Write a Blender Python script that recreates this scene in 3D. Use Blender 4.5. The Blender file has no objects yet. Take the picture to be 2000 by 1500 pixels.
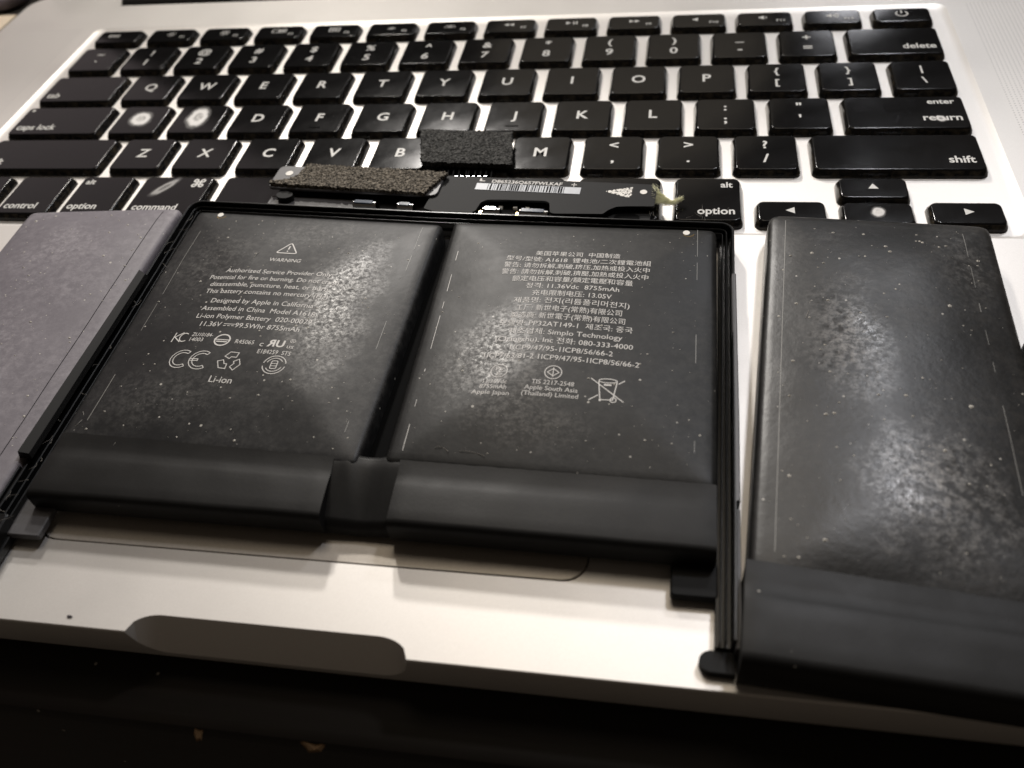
import bpy, bmesh, math, random
from mathutils import Vector, Matrix, noise
random.seed(7)
R = math.radians
S = 0.001                                   # everything below is written in millimetres
scene = bpy.context.scene
COL = scene.collection

# ------------------------------------------------------------------ camera
cd = bpy.data.cameras.new('camera'); cam = bpy.data.objects.new('camera', cd); COL.objects.link(cam)
cd.sensor_width = 36.0; cd.lens = 1672.68 / 2000 * 36
cd.clip_start = 0.005; cd.clip_end = 20
rx = Vector((0.9846596618905579, 0.14425853877217684, -0.09815714052929894))
ry = Vector((0.04298973871860027, -0.7457814435516008, -0.6648021666774234))
rz = Vector((-0.1691071630963002, 0.6503841268399825, -0.7405425409415145))
m = Matrix((rx, -ry, -rz)).transposed().to_4x4()
m.translation = Vector((61.7277, -229.0873, 128.0427)) * S
cam.matrix_world = m
cd.dof.use_dof = True; cd.dof.focus_distance = 0.186; cd.dof.aperture_fstop = 17.0
scene.camera = cam

# ------------------------------------------------------------------ room light
w = bpy.data.worlds.new('World'); scene.world = w; w.use_nodes = True
bg = w.node_tree.nodes['Background']
bg.inputs[0].default_value = (1.0, 0.80, 0.62, 1); bg.inputs[1].default_value = 0.047

def area(name, loc, target, size, power, col, shape='DISK', size_y=None):
    l = bpy.data.lights.new(name, 'AREA'); l.shape = shape; l.size = size * S
    if size_y: l.size_y = size_y * S
    l.energy = power; l.color = col
    o = bpy.data.objects.new(name, l); COL.objects.link(o)
    o.location = Vector(loc) * S
    o.rotation_euler = (Vector(target) - Vector(loc)).to_track_quat('-Z', 'Y').to_euler()
    return o
area('desk_lamp', (-190, 345, 450), (0, -60, 0), 48, 1.45, (1.0, 0.94, 0.86))
area('second_lamp', (-130, 440, 392), (0, -60, 0), 42, 2.75, (1.0, 0.95, 0.90))
area('right_lamp', (235, 320, 440), (80, -90, 0), 42, 0.60, (0.93, 0.95, 1.0))
area('ceiling_lamp', (205, 130, 480), (70, -120, 0), 50, 0.9, (0.95, 0.95, 1.0))
area('overhead_fill', (0, 270, 1020), (20, -100, 0), 420, 1.9, (1.0, 0.87, 0.70))  # soft overhead fill, added to even out the light
area('wall_glow', (-950, 750, 620), (-60, -60, 0), 800, 0.55, (1.0, 0.84, 0.86), 'RECTANGLE', 520)

scene.view_settings.view_transform = 'Standard'
scene.view_settings.look = 'None'
scene.view_settings.exposure = -0.13
scene.view_settings.gamma = 1.0
scene.view_settings.use_curve_mapping = False
scene.render.engine = 'CYCLES'
scene.cycles.use_denoising = True
scene.cycles.max_bounces = 8

# ------------------------------------------------------------------ materials
MATS = {}
def nmat(name):
    mt = bpy.data.materials.new(name); mt.use_nodes = True
    nt = mt.node_tree; b = nt.nodes['Principled BSDF']; MATS[name] = mt
    return mt, nt, b
def N(nt, typ, **kw):
    n = nt.nodes.new(typ)
    for k, v in kw.items():
        if k in ('operation', 'blend_type', 'data_type', 'feature', 'noise_dimensions', 'interpolation', 'distance'):
            setattr(n, k, v)
        else:
            n.inputs[k.replace('_', ' ')].default_value = v
    return n
def L(nt, a, b): nt.links.new(a, b)
def ramp(nt, src, stops):
    r = nt.nodes.new('ShaderNodeValToRGB')
    e = r.color_ramp.elements
    while len(e) < len(stops): e.new(0.5)
    for el, (p, c) in zip(e, stops):
        el.position = p; el.color = (*(c if isinstance(c, tuple) else (c, c, c)), 1)
    L(nt, src, r.inputs[0]); return r.outputs[0]
def mixc(nt, fac, a, b):
    n = nt.nodes.new('ShaderNodeMix'); n.data_type = 'RGBA'
    for i, s in ((0, fac), (6, a), (7, b)):
        if isinstance(s, tuple): n.inputs[i].default_value = (*s, 1)
        elif isinstance(s, (int, float)): n.inputs[i].default_value = s
        else: L(nt, s, n.inputs[i])
    return n.outputs[2]
def math2(nt, op, a, b=None):
    n = nt.nodes.new('ShaderNodeMath'); n.operation = op
    for i, s in ((0, a), (1, b)):
        if s is None: continue
        if isinstance(s, (int, float)): n.inputs[i].default_value = s
        else: L(nt, s, n.inputs[i])
    return n.outputs[0]
def bump(nt, b, h, strength, dist):
    n = nt.nodes.new('ShaderNodeBump'); n.inputs['Strength'].default_value = strength
    n.inputs['Distance'].default_value = dist * S
    L(nt, h, n.inputs['Height']); L(nt, n.outputs[0], b.inputs['Normal'])
def obj_co(nt): return nt.nodes.new('ShaderNodeTexCoord').outputs['Object']
def noise_n(nt, co, scale, detail=4, rough=0.55):
    n = N(nt, 'ShaderNodeTexNoise', Scale=scale, Detail=detail, Roughness=rough); L(nt, co, n.inputs['Vector']); return n.outputs[0]
def simple(name, col, rough=0.5, metal=0.0, grain=None, spec=0.5, var=0.15):
    mt, nt, b = nmat(name)
    b.inputs['Base Color'].default_value = (*col, 1); b.inputs['Roughness'].default_value = rough
    b.inputs['Metallic'].default_value = metal; b.inputs['Specular IOR Level'].default_value = spec
    co = obj_co(nt)
    sc, st, ds = grain or (900, 0.15, 0.05)
    n = noise_n(nt, co, sc)
    L(nt, mixc(nt, n if var < .5 else ramp(nt, n, [(.4, 0.0), (.66, 1.0)]), tuple(c * (1 - var) for c in col), tuple(min(1, c * (1 + var)) for c in col)), b.inputs['Base Color'])
    bump(nt, b, n, st, ds)
    return mt

def alu():
    mt, nt, b = nmat('anodised_aluminium')
    co = obj_co(nt)
    n1 = noise_n(nt, co, 3500, 2); n2 = noise_n(nt, co, 35, 3)
    c = mixc(nt, n1, (0.70, 0.675, 0.645), (0.80, 0.775, 0.745))
    L(nt, mixc(nt, math2(nt, 'MULTIPLY', n2, 0.10), c, (0.60, 0.57, 0.53)), b.inputs['Base Color'])
    b.inputs['Metallic'].default_value = 0.58
    L(nt, ramp(nt, n2, [(0.3, 0.44), (0.7, 0.52)]), b.inputs['Roughness'])
    bump(nt, b, n1, 0.10, 0.03)
alu()
def key_mat():
    mt, nt, b = nmat('black_keycap')
    co = obj_co(nt)
    n1 = noise_n(nt, co, 2200, 2); n2 = noise_n(nt, co, 110, 5, 0.65)
    geo = nt.nodes.new('ShaderNodeNewGeometry')
    up = nt.nodes.new('ShaderNodeSeparateXYZ'); L(nt, geo.outputs['Normal'], up.inputs[0])
    side = math2(nt, 'LESS_THAN', up.outputs[2], 0.55)
    dust = math2(nt, 'MULTIPLY', side, ramp(nt, noise_n(nt, co, 500, 5, 0.7), [(0.45, 0.0), (0.75, 0.7)]))
    c = mixc(nt, dust, (0.0065, 0.0063, 0.0065), (0.085, 0.068, 0.045))
    L(nt, c, b.inputs['Base Color'])
    L(nt, ramp(nt, n2, [(0.3, 0.12), (0.7, 0.19)]), b.inputs['Roughness'])
    b.inputs['Specular IOR Level'].default_value = 0.26
    bump(nt, b, n1, 0.05, 0.02)
key_mat()
simple('legend_white', (0.62, 0.61, 0.58), 0.55)
simple('seam_glint', (0.22, 0.215, 0.20), 0.5)
simple('print_grey', (0.60, 0.58, 0.55), 0.6)
simple('trackpad_glass', (0.56, 0.52, 0.47), 0.42, 0.45, (3000, 0.08, 0.02))
simple('gap_black', (0.003, 0.003, 0.003), 0.8, spec=0.05)
simple('hinge_black', (0.012, 0.011, 0.010), 0.45)
simple('screen_black', (0.004, 0.004, 0.0045), 0.1, 0, (50, 0.01, 0.01), 0.3)
simple('rubber', (0.012, 0.012, 0.012), 0.8)

def film(name, lo, hi, amt, ctr, blobs, rough=(0.24, 0.52), spec=0.24, bstr=0.16, pit=900, sp=(0.10, 0.05), glare_res=(0.30, 0.29, 0.275)):
    """black battery pouch film: thin dust everywhere, blobs of adhesive residue paled to paint lamp highlights, orange-peel relief"""
    mt, nt, b = nmat(name)
    co = obj_co(nt)
    big = noise_n(nt, co, 55, 5, 0.6); fine = noise_n(nt, co, 520, 6, 0.75); peel = noise_n(nt, co, pit, 3, 0.55)
    fib = N(nt, 'ShaderNodeTexNoise', Scale=1100.0, Detail=6.0, Roughness=0.78, Distortion=0.5); L(nt, co, fib.inputs['Vector'])
    g = math2(nt, 'MULTIPLY', ramp(nt, big, [(0.36, 0.05), (0.66, 1.0)]), ramp(nt, fine, [(0.42, 0.0), (0.72, 1.0)]))
    c = mixc(nt, math2(nt, 'MULTIPLY', g, amt), lo, hi)
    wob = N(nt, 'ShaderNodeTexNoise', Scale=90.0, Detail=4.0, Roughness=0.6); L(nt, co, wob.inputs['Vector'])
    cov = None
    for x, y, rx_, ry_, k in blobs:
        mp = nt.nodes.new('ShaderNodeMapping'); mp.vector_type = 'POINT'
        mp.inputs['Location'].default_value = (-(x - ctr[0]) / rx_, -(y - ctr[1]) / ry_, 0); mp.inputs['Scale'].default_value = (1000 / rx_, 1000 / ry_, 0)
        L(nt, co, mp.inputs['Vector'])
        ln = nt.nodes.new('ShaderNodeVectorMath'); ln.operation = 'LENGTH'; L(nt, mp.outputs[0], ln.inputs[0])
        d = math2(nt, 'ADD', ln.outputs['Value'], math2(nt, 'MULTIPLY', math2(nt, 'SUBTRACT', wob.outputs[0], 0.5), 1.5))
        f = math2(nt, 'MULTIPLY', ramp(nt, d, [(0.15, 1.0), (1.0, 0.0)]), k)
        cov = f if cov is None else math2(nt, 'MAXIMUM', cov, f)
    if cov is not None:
        crust_glare = ramp(nt, fib.outputs[0], [(0.40, 0.0), (0.64, 1.0)])
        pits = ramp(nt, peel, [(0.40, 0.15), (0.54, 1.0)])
        m_ = math2(nt, 'MULTIPLY', math2(nt, 'MULTIPLY', crust_glare, pits), cov)
        c = mixc(nt, m_, c, glare_res)
    for sc, rad, keep in ((330, 0.11, sp[0]), (900, 0.18, sp[1])):
        v = N(nt, 'ShaderNodeTexVoronoi', Scale=float(sc)); L(nt, co, v.inputs['Vector'])
        sep = nt.nodes.new('ShaderNodeSeparateColor'); L(nt, v.outputs['Color'], sep.inputs[0])
        near = math2(nt, 'LESS_THAN', v.outputs['Distance'], math2(nt, 'MULTIPLY', sep.outputs[1], rad))
        c = mixc(nt, math2(nt, 'MULTIPLY', near, math2(nt, 'LESS_THAN', sep.outputs[0], keep)), c, (0.42, 0.40, 0.36))
    L(nt, c, b.inputs['Base Color'])
    rr = ramp(nt, fib.outputs[0], [(0.40, rough[1]), (0.60, rough[0])])
    rs_ = ramp(nt, big, [(0.35, rough[1] * 0.80), (0.68, rough[1])])
    L(nt, rs_ if cov is None else mixc(nt, math2(nt, 'MINIMUM', math2(nt, 'MULTIPLY', cov, 1.6), 1.0), rs_, rr), b.inputs['Roughness'])
    b.inputs['Specular IOR Level'].default_value = spec
    bump(nt, b, math2(nt, 'ADD', peel, math2(nt, 'MULTIPLY', fine, 0.5)), bstr, 0.12)
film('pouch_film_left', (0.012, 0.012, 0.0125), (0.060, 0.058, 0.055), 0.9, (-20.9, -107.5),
     [(-7, -106, 12, 28, 0.9), (-38, -92, 13, 18, 0.28), (-33, -131, 18, 10, 0.22), (-20, -80, 22, 8, 0.25)])  # strongest blob paints the lamp glare, weak ones dusty residue
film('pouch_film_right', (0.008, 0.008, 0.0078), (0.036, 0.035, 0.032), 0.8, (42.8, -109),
     [(31, -119, 14, 17, 0.75), (40, -134, 14, 7, 0.28), (36, -82, 16, 6, 0.10)])  # strong blob sits on the highlight and brightens it by colour
film('pouch_film_mauve_sheen', (0.150, 0.137, 0.153), (0.27, 0.25, 0.268), 0.9, (-78, -117), [(-82, -88, 17, 12, 0.5), (-80, -125, 16, 30, 0.35)], (0.42, 0.6), 0.35, 0.2, 700, (0.35, 0.12), (0.44, 0.415, 0.43))  # dusty film; the wall's pinkish reflection is put into the base colour
film('pouch_film_stained_glare', (0.008, 0.0078, 0.0074), (0.040, 0.036, 0.031), 0.8, (103, -116),
     [(97, -107, 9, 20, 0.75), (107, -143, 13, 19, 0.9), (121, -84, 8, 16, 0.22), (95, -78, 8, 5, 0.14)], (0.17, 0.46), 0.42, 0.42, 680, (0.10, 0.05), (0.42, 0.41, 0.40))  # both strong blobs paint highlights; weak ones are brownish residue
film('black_tape', (0.008, 0.0078, 0.0075), (0.014, 0.0135, 0.0125), 0.6, (0, 0), [], (0.42, 0.55), 0.22, 0.10, 1500, (0.05, 0.02))
simple('frame_black', (0.007, 0.007, 0.007), 0.30, 0, (700, 0.2, 0.05), 0.35)
simple('plate_black', (0.012, 0.012, 0.012), 0.6, 0, (1200, 0.15, 0.04), 0.14)
simple('plate_grey', (0.075, 0.073, 0.076), 0.45)
simple('foam_grey', (0.16, 0.14, 0.112), 0.95, 0, (1800, 0.8, 0.3), 0.3, 0.75)
simple('foam_dark', (0.058, 0.057, 0.053), 0.9, 0, (1800, 0.8, 0.3), 0.3, 0.75)
simple('nickel', (0.55, 0.56, 0.58), 0.22, 1.0)
simple('chip_navy', (0.03, 0.045, 0.075), 0.18)
simple('gold', (0.95, 0.62, 0.25), 0.25, 1.0)
simple('rivet_white', (0.75, 0.72, 0.66), 0.5)
simple('label_grey', (0.42, 0.44, 0.47), 0.45)
simple('dust_white', (0.55, 0.52, 0.46), 0.8)
simple('yellow_lint', (0.98, 0.95, 0.66), 0.9, 0, (2500, 0.5, 0.1))
simple('fibre', (0.30, 0.28, 0.25), 0.6)
simple('dark_crumb', (0.02, 0.016, 0.02), 0.7)
simple('beige_card', (0.50, 0.42, 0.32), 0.8)
simple('grey_cloth', (0.22, 0.19, 0.21), 0.9)
simple('bare_wood', (0.13, 0.075, 0.032), 0.8)

def worn_mat():
    mt, nt, b = nmat('worn_clear')
    tc = nt.nodes.new('ShaderNodeTexCoord'); sep = nt.nodes.new('ShaderNodeSeparateXYZ'); L(nt, tc.outputs['UV'], sep.inputs[0])
    n = noise_n(nt, tc.outputs['Object'], 420, 4, 0.6)
    r = math2(nt, 'ADD', sep.outputs[0], math2(nt, 'MULTIPLY', math2(nt, 'SUBTRACT', n, 0.5), 0.35))
    a = ramp(nt, r, [(0.0, 0.40), (0.28, 0.50), (0.42, 0.95), (0.62, 0.85), (0.76, 0.22), (0.97, 0.0)])
    b.inputs['Base Color'].default_value = (0.85, 0.83, 0.80, 1); b.inputs['Roughness'].default_value = 0.6
    L(nt, math2(nt, 'MULTIPLY', a, sep.outputs[1]), b.inputs['Alpha'])
worn_mat()
def wood():
    mt, nt, b = nmat('dark_wood')
    tc = obj_co(nt); mp = nt.nodes.new('ShaderNodeMapping'); mp.inputs['Scale'].default_value = (1, 14, 14); L(nt, tc, mp.inputs[0])
    n = noise_n(nt, mp.outputs[0], 25, 6, 0.6)
    c = mixc(nt, n, (0.004, 0.0032, 0.0026), (0.013, 0.0098, 0.0072))
    v = N(nt, 'ShaderNodeTexVoronoi', Scale=160.0); L(nt, tc, v.inputs['Vector'])
    sep = nt.nodes.new('ShaderNodeSeparateColor'); L(nt, v.outputs['Color'], sep.inputs[0])
    on = math2(nt, 'MULTIPLY', math2(nt, 'LESS_THAN', v.outputs['Distance'], 0.05), math2(nt, 'LESS_THAN', sep.outputs[0], 0.25))
    L(nt, mixc(nt, on, c, (0.3, 0.28, 0.25)), b.inputs['Base Color'])
    b.inputs['Roughness'].default_value = 0.5; b.inputs['Specular IOR Level'].default_value = 0.25
    bump(nt, b, n, 0.25, 0.15)
wood()
def grille():
    mt, nt, b = nmat('grille_aluminium')
    tc = obj_co(nt); sep = nt.nodes.new('ShaderNodeSeparateXYZ'); L(nt, tc, sep.inputs[0])
    fx = math2(nt, 'SUBTRACT', math2(nt, 'FRACT', math2(nt, 'MULTIPLY', sep.outputs[0], 900)), 0.5)
    fy = math2(nt, 'SUBTRACT', math2(nt, 'FRACT', math2(nt, 'MULTIPLY', sep.outputs[1], 900)), 0.5)
    d = math2(nt, 'ADD', math2(nt, 'MULTIPLY', fx, fx), math2(nt, 'MULTIPLY', fy, fy))
    h = math2(nt, 'LESS_THAN', d, 0.035)
    L(nt, mixc(nt, h, (0.75, 0.725, 0.695), (0.42, 0.405, 0.39)), b.inputs['Base Color'])
    L(nt, math2(nt, 'MULTIPLY', math2(nt, 'SUBTRACT', 1.0, h), 0.58), b.inputs['Metallic'])
    b.inputs['Roughness'].default_value = 0.48
grille()

# ------------------------------------------------------------------ mesh helpers
ORG = {}
def empty(name, loc, label=None, cat=None, kind=None):
    o = bpy.data.objects.new(name, None); COL.objects.link(o); o.location = Vector(loc) * S; o.empty_display_size = 0.01
    ORG[o.name] = Vector(loc)
    tag(o, label, cat, kind); return o
def tag(o, label=None, cat=None, kind=None, group=None):
    if label: o['label'] = label
    if cat: o['category'] = cat
    if kind: o['kind'] = kind
    if group: o['group'] = group
    return o
class MB:
    def __init__(s): s.v = []; s.f = []; s.uv = None
    def add(s, vs, fs):
        k = len(s.v); s.v += [tuple(p) for p in vs]; s.f += [[k + i for i in f] for f in fs]
    def prism(s, poly, z0, z1, cap0=True):
        n = len(poly); k = [(x, y, z0) for x, y in poly] + [(x, y, z1) for x, y in poly]
        f = [[i, (i + 1) % n, n + (i + 1) % n, n + i] for i in range(n)] + [list(range(n, 2 * n))]
        if cap0: f.append(list(range(n))[::-1])
        s.add(k, f); return s
    def flat(s, poly, z): s.add([(x, y, z) for x, y in poly], [list(range(len(poly)))]); return s
    def rings(s, rs, cap=True, cap0=False):
        n = len(rs[0]); k = [p for r in rs for p in r]; f = []
        for a in range(len(rs) - 1):
            f += [[a * n + i, a * n + (i + 1) % n, (a + 1) * n + (i + 1) % n, (a + 1) * n + i] for i in range(n)]
        if cap: f.append(list(range((len(rs) - 1) * n, len(rs) * n)))
        if cap0: f.append(list(range(n))[::-1])
        s.add(k, f); return s
    def box(s, x0, x1, y0, y1, z0, z1, bev=0.0, rad=0.0):
        b = bev
        if rad or b:
            r0 = rrect(x0, x1, y0, y1, max(rad, 0.01), 4)
            r1 = rrect(x0 + b, x1 - b, y0 + b, y1 - b, max(rad - b * .5, 0.01), 4)
            s.rings([[(x, y, z0) for x, y in r0], [(x, y, z1 - b) for x, y in r0], [(x, y, z1) for x, y in r1]], True, True)
        else:
            s.prism([(x0, y0), (x1, y0), (x1, y1), (x0, y1)], z0, z1)
        return s
    def ribbon(s, pts, wd, z, closed=False):
        n = len(pts); P = [Vector(p) for p in pts]; vs = []
        for i in range(n):
            a = P[i - 1] if (i > 0 or closed) else P[i]; c = P[(i + 1) % n] if (i < n - 1 or closed) else P[i]
            d1 = (P[i] - a); d2 = (c - P[i])
            d1 = d1.normalized() if d1.length > 1e-9 else d2.normalized()
            d2 = d2.normalized() if d2.length > 1e-9 else d1
            t = (d1 + d2); t = t.normalized() if t.length > 1e-6 else d1
            nn = Vector((-t.y, t.x)); k = wd / 2 / max(0.5, abs(nn.dot(Vector((-d1.y, d1.x)))))
            vs += [(*(P[i] + nn * k), z), (*(P[i] - nn * k), z)]
        fs = [[2 * i, 2 * i + 1, 2 * ((i + 1) % n) + 1, 2 * ((i + 1) % n)] for i in range(n if closed else n - 1)]
        s.add(vs, fs); return s
    def tube(s, pts, r, n=6):
        P = [Vector(p) for p in pts]; rs = []
        for i, p in enumerate(P):
            t = (P[min(i + 1, len(P) - 1)] - P[max(i - 1, 0)]).normalized()
            a = t.cross(Vector((0, 0, 1)));  a = a.normalized() if a.length > 1e-4 else Vector((1, 0, 0))
            c = t.cross(a); rr = r(i / (len(P) - 1)) if callable(r) else r
            rs.append([tuple(p + (a * math.cos(q * 2 * math.pi / n) + c * math.sin(q * 2 * math.pi / n)) * rr) for q in range(n)])
        s.rings(rs, True, True); return s
    def xf(s, fn, start=0): s.v[start:] = [tuple(fn(*p)) for p in s.v[start:]]; return s
    def build(s, name, mat, parent=None, smooth=False, org=None, fix=True):
        if org is None:
            xs, ys, zs = zip(*s.v); org = ((min(xs) + max(xs)) / 2, (min(ys) + max(ys)) / 2, min(zs))
        org = Vector(org)
        me = bpy.data.meshes.new(name)
        me.from_pydata([((x - org.x) * S, (y - org.y) * S, (z - org.z) * S) for x, y, z in s.v], [], s.f)
        if fix:
            bm = bmesh.new(); bm.from_mesh(me); bmesh.ops.recalc_face_normals(bm, faces=bm.faces); bm.to_mesh(me); bm.free()
        me.materials.append(MATS[mat])
        if s.uv:
            ul = me.uv_layers.new(name='UVMap')
            for li, lp in enumerate(me.loops): ul.data[li].uv = s.uv[lp.vertex_index]
        if smooth:
            me.polygons.foreach_set('use_smooth', [True] * len(me.polygons))
            if smooth is not True: me.set_sharp_from_angle(angle=R(smooth))
        return link(name, me, org, parent)
def link(name, me, org, parent=None):
    o = bpy.data.objects.new(name, me); COL.objects.link(o)
    po = ORG[parent.name] if parent else Vector((0, 0, 0))
    o.location = (Vector(org) - po) * S
    if parent: o.parent = parent
    ORG[o.name] = Vector(org)
    return o
def rrect(x0, x1, y0, y1, r, n=6):
    out = []
    for cx, cy, a0 in ((x1 - r, y0 + r, -90), (x1 - r, y1 - r, 0), (x0 + r, y1 - r, 90), (x0 + r, y0 + r, 180)):
        out += [(cx + r * math.cos(R(a0 + 90 * i / n)), cy + r * math.sin(R(a0 + 90 * i / n))) for i in range(n + 1)]
    return out
def circ(cx, cy, r, n=20, a0=0, a1=360, ry=None):
    full = abs(a1 - a0) >= 360; k = n if full else n + 1
    return [(cx + r * math.cos(R(a0 + (a1 - a0) * i / n)), cy + (ry or r) * math.sin(R(a0 + (a1 - a0) * i / n))) for i in range(k)]
def rounded(poly, rr, n=4):
    out = []
    for i, p in enumerate(poly):
        a, b, c = Vector(poly[i - 1]), Vector(p), Vector(poly[(i + 1) % len(poly)])
        p0 = b + (a - b).normalized() * rr; p1 = b + (c - b).normalized() * rr
        for q in range(n + 1):
            t = q / n; out.append(tuple(p0 * (1 - t) ** 2 + b * 2 * t * (1 - t) + p1 * t * t))
    return out
rounded_poly = rounded
_tc = {}
def glyphs(body, bold=0.0):
    k = (body, bold)
    if k not in _tc:
        c = bpy.data.curves.new('t', 'FONT'); c.body = body; c.size = 1.0; c.resolution_u = 3; c.offset = bold
        c.align_x = 'CENTER'
        o = bpy.data.objects.new('t', c); COL.objects.link(o)
        dg = bpy.context.evaluated_depsgraph_get(); dg.update()
        me = o.evaluated_get(dg).to_mesh()
        vs = [(p.co.x, p.co.y) for p in me.vertices]; fs = [list(f.vertices) for f in me.polygons]
        bpy.data.objects.remove(o); bpy.data.curves.remove(c)
        if vs:
            xs = [p[0] for p in vs]; cx = (min(xs) + max(xs)) / 2; vs = [(x - cx, y) for x, y in vs]
        _tc[k] = (vs, fs)
    return _tc[k]
def text(mb, body, cx, cy, size, width=None, z=0.0, rot=0.0, sx=1.0, align='c', bold=0.0, vc=0.36):
    """cy is the middle of the capitals"""
    vs, fs = glyphs(body, bold)
    if not vs: return
    xs = [p[0] for p in vs]; wd = (max(xs) - min(xs)) * size
    k = width / wd if width else sx
    off = {'c': 0, 'l': wd * k / 2, 'r': -wd * k / 2}[align]
    ca, sa = math.cos(rot), math.sin(rot)
    out = []
    for x, y in vs:
        X = x * size * k + off; Y = (y - vc) * size
        out.append((cx + X * ca - Y * sa, cy + X * sa + Y * ca, z))
    mb.add(out, fs)

# ================================================================== table
tb = MB(); prof = [(-186.4, -420), (-186.4, -15.2), (-185.7, -13.3), (-184, -12.5), (900, -12.5), (900, -420)]
tb.add([(-900, y, z) for y, z in prof] + [(900, y, z) for y, z in prof],
       [[i, (i + 1) % 6, 6 + (i + 1) % 6, 6 + i] for i in range(6)] + [[0, 1, 2, 3, 4, 5], [11, 10, 9, 8, 7, 6]])
table = tag(tb.build('table', 'dark_wood', None, 30, (0, 0, -12.5)), kind='structure')
def chip(cx, w_, d_):
    n = 14; top = []
    for i in range(n):
        a = 2 * math.pi * i / n; r = 1 + 0.35 * noise.noise((cx + math.cos(a) * 2, math.sin(a) * 2, 3.3))
        top.append((cx + w_ / 2 * r * math.cos(a), -185.4 + d_ / 2 * r * math.sin(a)))
    c = MB(); c.rings([[(x, min(y, -185.0) - .25, -13.2 - abs(y + 185) * .9) for x, y in top], [(cx + (x - cx) * .8, y - .05, -12.95 - abs(y + 185) * .8) for x, y in top]])
    return c.build('bare_wood_chip', 'bare_wood', table)
chip(-12.9, 1.6, 3.2); chip(7.6, 4.6, 2.6)

# ================================================================== laptop
LW, YB, YF = 181.5, 71.5, -175.7
laptop = empty('laptop', (0, -52, -12.5), 'open silver aluminium laptop with black keyboard, under the battery pack', 'laptop')
def notch(x):
    t = abs(x + 0.5) - 19.0
    if t <= 0: return 1.0
    return math.sqrt(max(0, 1 - (t / 5.6) ** 2)) if t < 5.6 else 0.0
r = 9.5; ol = []
fx = [-LW + r + (2 * LW - 2 * r) * i / 20 for i in range(21)]
fx = sorted(set([x for x in fx if abs(x) > 27] + [-25.1 + 49.2 * i / 60 for i in range(61)]))
ol += [(x, YF) for x in fx]
for cx, cy, a0 in ((LW - r, YF + r, -90), (LW - r, YB - r, 0), (-LW + r, YB - r, 90), (-LW + r, YF + r, 180)):
    ol += [(cx + r * math.cos(R(a0 + 9 * i)), cy + r * math.sin(R(a0 + 9 * i))) for i in range(1, 11)]
    if a0 == 0: ol += [(141.6, YB), (141.6, 61.8), (-141.6, 61.8), (-141.6, YB)]
def dn(x, y): return notch(x) if abs(y - YF) < 1e-6 else 0.0
body = MB(); bm = bmesh.new()
def ring_edges(pts):
    vs = [bm.verts.new(p) for p in pts]; es = [bm.edges.new((vs[i], vs[(i + 1) % len(vs)])) for i in range(len(vs))]; return vs, es
def bridge(a, b):
    n = len(a)
    for i in range(n): bm.faces.new((a[i], a[(i + 1) % n], b[(i + 1) % n], b[i]))
o0, e0 = ring_edges([(x, y + 3.4 * dn(x, y), 0.0) for x, y in ol])
well0 = rrect(-141.8, 141.8, -68.1, 44.0, 3.5); well1 = rrect(-139.6, 139.6, -66.6, 40.2, 2.0)
wv0, we0 = ring_edges([(x, y, 0.0) for x, y in well0])
tp = rrect(-51.4, 51.4, -159.8, -84.2, 4.2)
tv0, te0 = ring_edges([(x, y, 0.0) for x, y in tp])
bmesh.ops.triangle_fill(bm, edges=e0 + we0 + te0, use_beauty=True)
o1 = [bm.verts.new((x + (0.12 if abs(x) > LW - 3 and x < 0 else (-0.12 if abs(x) > LW - 3 else 0)), y - (0.12 if y < -170 else 0) + 1.9 * dn(x, y), -0.14 - 2.7 * dn(x, y))) for x, y in ol]
o2 = [bm.verts.new((x, y - (0.2 if y < -170 else 0), -0.3 - 6.6 * dn(x, y))) for x, y in ol]
o3 = [bm.verts.new((x, y - (0.2 if y < -170 else 0), -8.3)) for x, y in ol]
o4 = [bm.verts.new((x * 0.985, y + (3 if y < 0 else -3 if y > 0 else 0), -11.0)) for x, y in ol]
bridge(o0, o1); bridge(o1, o2); bridge(o2, o3); bridge(o3, o4); bm.faces.new(o4[::-1])
wmid = [bm.verts.new((x * .993, -12 + (y + 12) * .982, -0.42)) for x, y in well0]
wv1 = [bm.verts.new((x, y, -0.65)) for x, y in well1]
wv0 = [bm.verts.new((x, y, 0.0)) for x, y in well0]; bridge(wv0, wmid); bridge(wmid, wv1); bm.faces.new(wv1)
tv1 = [bm.verts.new((x, y, -0.9)) for x, y in tp]; bridge(tv0, tv1); bm.faces.new(tv1)
bmesh.ops.recalc_face_normals(bm, faces=bm.faces)
me = bpy.data.meshes.new('body'); org = Vector((0, -52, -11)); bmesh.ops.translate(bm, verts=bm.verts, vec=-org); bmesh.ops.scale(bm, verts=bm.verts, vec=(S, S, S))
bm.to_mesh(me); bm.free(); me.materials.append(MATS['anodised_aluminium'])
me.polygons.foreach_set('use_smooth', [True] * len(me.polygons)); me.set_sharp_from_angle(angle=R(20))
bodyo = link('body', me, org, laptop)
MB().box(-51.1, 51.1, -159.5, -84.5, -0.88, -0.05, 0.08, 4.0).build('trackpad', 'trackpad_glass', laptop)
gp = MB(); gp.rings([[(x, y, -0.86) for x, y in rrect(-51.38, 51.38, -159.78, -84.22, 4.1)], [(x, y, -0.86) for x, y in rrect(-51.15, 51.15, -159.55, -84.45, 4.0)]], False)
gp.build('trackpad_gap', 'gap_black', laptop)
for sx in (1, -1):
    x0, x1 = (147, 174) if sx > 0 else (-174, -147)
    MB().flat(rrect(x0, x1, -60, 44, 1.5), 0.02).build('speaker_grille', 'grille_aluminium', laptop, fix=False)
for x in (-150, 150):
    for y in (-150, 50): MB().prism(circ(x, y, 6, 16), -12.5, -10.9).build('rubber_foot', 'rubber', laptop)
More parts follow.
